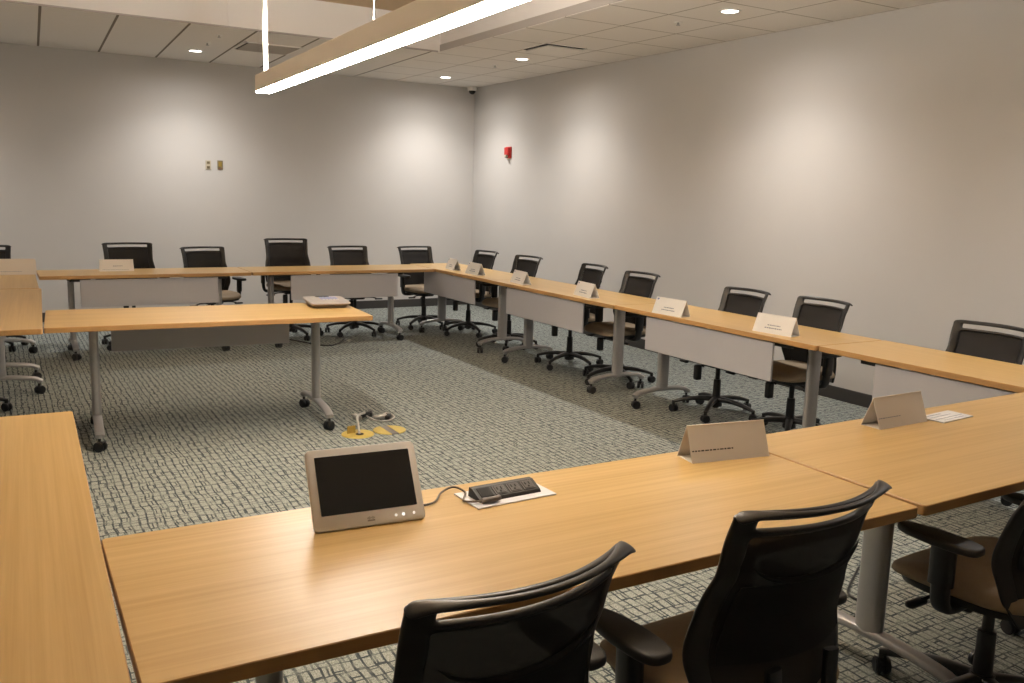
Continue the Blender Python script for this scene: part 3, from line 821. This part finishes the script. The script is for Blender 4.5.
# ------------------------------------------------------------------ pop-up outlets + cord
a = math.atan2(1.899 - 1.872, 1.255 - 1.015)
t = thing('power_outlet_box', 'black pop-up power outlet strip on a pale plate in the foreground tabletop', 'power outlet', (1.143, 1.950, ZTOP), R(2.2))
b = bmesh.new(); box(b, 0, 0, .002, .245, .128, .004, .0015, 1); obj('face_plate', b, M['plate'], t)
b = bmesh.new()
prof = [(-.034, .004), (-.028, .012), (.010, .029), (.026, .029), (.030, .004)]
lo = [b.verts.new((-.098, y, z)) for y, z in prof]; hi = [b.verts.new((.092, y, z)) for y, z in prof]
b.faces.new(lo); b.faces.new(hi[::-1])
for i in range(5): b.faces.new((lo[i], lo[(i + 1) % 5], hi[(i + 1) % 5], hi[i]))
body = obj('outlet_body', b, M['softblack'], t)
sl = math.atan2(.017, .038)
for k, xx in enumerate((-.066, -.022, .022, .066)):
    mt2 = Matrix.Translation((xx - .003, -.009, .0205)) @ Matrix.Rotation(sl, 4, 'X')
    b = bmesh.new(); box(b, 0, 0, .0004, .038, .034, .0028, .001, 1)
    if k: box(b, 0, 0, .0022, .028, .028, .0022, .001, 1)
    bmesh.ops.transform(b, matrix=mt2, verts=b.verts)
    s = obj('socket', b, M['shadow'] if k == 0 else M['socket'], t)
    if k:
        b = bmesh.new(); box(b, -.006, .004, .0036, .003, .009, .001); box(b, .006, .004, .0036, .003, .009, .001); cyl(b, (0, -.007, .003), (0, -.007, .0042), .003, seg=10)
        bmesh.ops.transform(b, matrix=mt2, verts=b.verts); obj('slot', b, M['shadow'], s)
b = bmesh.new()
tube(b, [(.80, 1.985, ZTOP + .02), (.86, 1.972, ZTOP + .005), (.935, 1.965, ZTOP + .0045), (.985, 2.015, ZTOP + .010), (1.030, 2.035, ZTOP + .012), (1.045, 1.995, ZTOP + .0075), (1.015, 1.945, ZTOP + .0055), (1.030, 1.915, ZTOP + .010), (1.055, 1.905, ZTOP + .012)], .0028)
inv = Matrix.Translation(tab_loc) @ Matrix.Rotation(tab_a, 4, 'Z'); inv.invert()
bmesh.ops.transform(b, matrix=inv, verts=b.verts)
cd = obj('power_cord', b, plain('brown_grey_cord', (.10, .075, .055), .5), tab, True); cd['label'] = 'thin brownish grey cord'
b = bmesh.new(); tube(b, [(1.048, 1.906, ZTOP + .012), (1.08, 1.902, ZTOP + .013), (1.100, 1.906, ZTOP + .014)], .0075); bmesh.ops.transform(b, matrix=inv, verts=b.verts); obj('plug', b, M['greyplate'], cd, True)

# ------------------------------------------------------------------ conference phone
t = thing('conference_phone', 'grey tabletop conference phone with blue keys on the end of the middle table', 'phone', (1.955, 5.845, ZTOP), R(-6))
def loft(b, levels, seg=6):
    rings = []
    for w, d, r, z, tiltz in levels:
        rings.append([b.verts.new((x, y, z + tiltz * y)) for x, y in rrect(w, d, r, seg)])
    n = len(rings[0])
    for i in range(len(rings) - 1):
        for k in range(n): b.faces.new((rings[i][k], rings[i][(k + 1) % n], rings[i + 1][(k + 1) % n], rings[i + 1][k]))
    b.faces.new(rings[0][::-1]); b.faces.new(rings[-1])
b = bmesh.new(); loft(b, [(.22, .27, .03, 0, 0), (.235, .29, .03, .012, 0), (.262, .325, .035, .030, .03)]); obj('base', b, M['phoneside'], t, True, 40)
b = bmesh.new(); loft(b, [(.264, .327, .035, .029, .03), (.272, .337, .036, .034, .03), (.268, .333, .036, .040, .03), (.20, .25, .03, .046, .03)]); obj('shell', b, M['phone'], t, True, 50)
b = bmesh.new()
for r_ in range(4):
    for c_ in range(5): box(b, -.03 + c_ * .024, .065 - r_ * .026, .0475 + .03 * (.065 - r_ * .026), .018, .018, .004, .002, 1)
obj('keypad', b, M['bluekey'], t)
b = bmesh.new()
for c_ in range(5): box(b, -.03 + c_ * .024, -.045, .0475 - .03 * .045, .018, .016, .004, .002, 1)
k = obj('function_keys', b, M['greykey'], t); k['label'] = 'pale row of keys'
b = bmesh.new(); box(b, -.01, .10, .0472 + .003, .09, .035, .003, .001, 1); obj('display', b, M['screen'], t)

# ------------------------------------------------------------------ floor boxes
t = thing('floor_outlet_cover', 'round brass floor outlet cover with an open lid and cord coming out', 'floor outlet', (1.925, 5.155, 0), 0)
b = bmesh.new(); cyl(b, (0, 0, 0), (0, 0, .006), .105, .100, 40, .002); obj('cover', b, M['brass'], t, True, 40)
b = bmesh.new(); cyl(b, (.005, -.02, .005), (.005, -.02, .0075), .026, seg=20); obj('socket_hole', b, M['shadow'], t)
b = bmesh.new(); box(b, -.03, .03, .028, .058, .008, .050, .003, 2, Matrix.Rotation(R(8), 4, 'Z')); obj('flip_lid', b, M['brassdk'], t)
t = thing('floor_outlet_cover', 'round brass floor outlet cover split by a dark stripe, right of the open one', 'floor outlet', (2.142, 5.160, 0), 0)
b = bmesh.new()
for s in (-1, 1):
    ol = []
    for k in range(21):
        aa = -PI / 2 + PI * k / 20
        x = math.cos(aa) * .105; y = math.sin(aa) * .105
        if x >= .024: ol.append((x, y))
    y0 = math.sqrt(.105 ** 2 - .024 ** 2)
    ol = [(.024, -y0)] + ol + [(.024, y0)]
    ol = [(s * x, y) for x, y in ol]
    if s < 0: ol = ol[::-1]
    prism(b, ol, 0, .006, .0015, 1)
obj('cover', b, M['brass'], t)
b = bmesh.new(); box(b, 0, 0, .0025, .047, .20, .005); obj('centre_strip', b, M['greyplate'], t)
t = thing('plug_bundle', 'tangle of grey cord and plugs lying on the carpet by the brass covers', 'cord')
b = bmesh.new()
tube(b, [(1.93, 5.14, .008), (1.935, 5.17, .05), (1.96, 5.26, .075), (2.02, 5.38, .065), (2.09, 5.47, .05)], .008)
obj('cable', b, M['greycord'], t, True)
for (x, y, z, rz, m, L_) in ((2.10, 5.50, .03, .4, 'black', .075), (2.16, 5.55, .022, 1.2, 'black', .07), (2.19, 5.44, .02, -.3, 'steelplug', .09), (2.24, 5.42, .02, .9, 'black', .06), (2.05, 5.50, .02, 2.0, 'greycord', .07)):
    b = bmesh.new(); box(b, 0, 0, 0, L_, .034, .03, .008, 2); cyl(b, (L_ / 2, 0, 0), (L_ / 2 + .02, 0, 0), .006, seg=8)
    o = obj('plug', b, M[m], t, True, 45); o.location = (x, y, z); o.rotation_euler = (0, -.15, rz)
b = bmesh.new(); tube(b, [(2.19, 5.44, .02), (2.25, 5.48, .03), (2.28, 5.41, .015), (2.22, 5.36, .01), (2.14, 5.38, .012), (2.10, 5.46, .03)], .006); obj('cable', b, M['greycord'], t, True)
t = thing('extension_cord', 'thin black cord curling on the carpet under the far back row table', 'cord')
b = bmesh.new(); tube(b, [(2.45, 9.0, .006), (2.62, 8.6, .006), (2.74, 8.33, .006), (2.88, 8.33, .006), (3.08, 8.65, .006), (3.15, 8.95, .006)], .006); obj('cable', b, M['black'], t, True)
t = thing('extension_cord', 'thin black cord on the carpet beside the foreground silver leg', 'cord')
b = bmesh.new(); tube(b, [(2.62, 2.05, .006), (2.72, 2.0, .006), (2.80, 2.05, .02), (2.86, 2.16, .006), (3.1, 2.3, .006)], .005); obj('cable', b, M['black'], t, True)

# ------------------------------------------------------------------ camera, world, view
cam = bpy.data.cameras.new('camera'); co = bpy.data.objects.new('camera', cam); C.objects.link(co)
rt = Vector((0.86356143, -0.50341823, 0.0288399)); up = Vector((0.05843077, 0.15671309, 0.98591422)); fw = Vector((0.50084679, 0.84971236, -0.1647465))
mat = Matrix(((rt.x, up.x, -fw.x, 0), (rt.y, up.y, -fw.y, 0), (rt.z, up.z, -fw.z, 1.53), (0, 0, 0, 1)))
co.matrix_world = mat
cam.sensor_width = 36; cam.lens = 883.2546 / 1024 * 36; cam.clip_start = .05
sc = bpy.context.scene; sc.camera = co
w = bpy.data.worlds.new('world'); sc.world = w; w.use_nodes = True
w.node_tree.nodes['Background'].inputs[0].default_value = (.02, .02, .02, 1)
vs_ = sc.view_settings; vs_.view_transform = 'Standard'; vs_.look = 'None'; vs_.gamma = 1; vs_.exposure = 0.0; vs_.use_curve_mapping = False
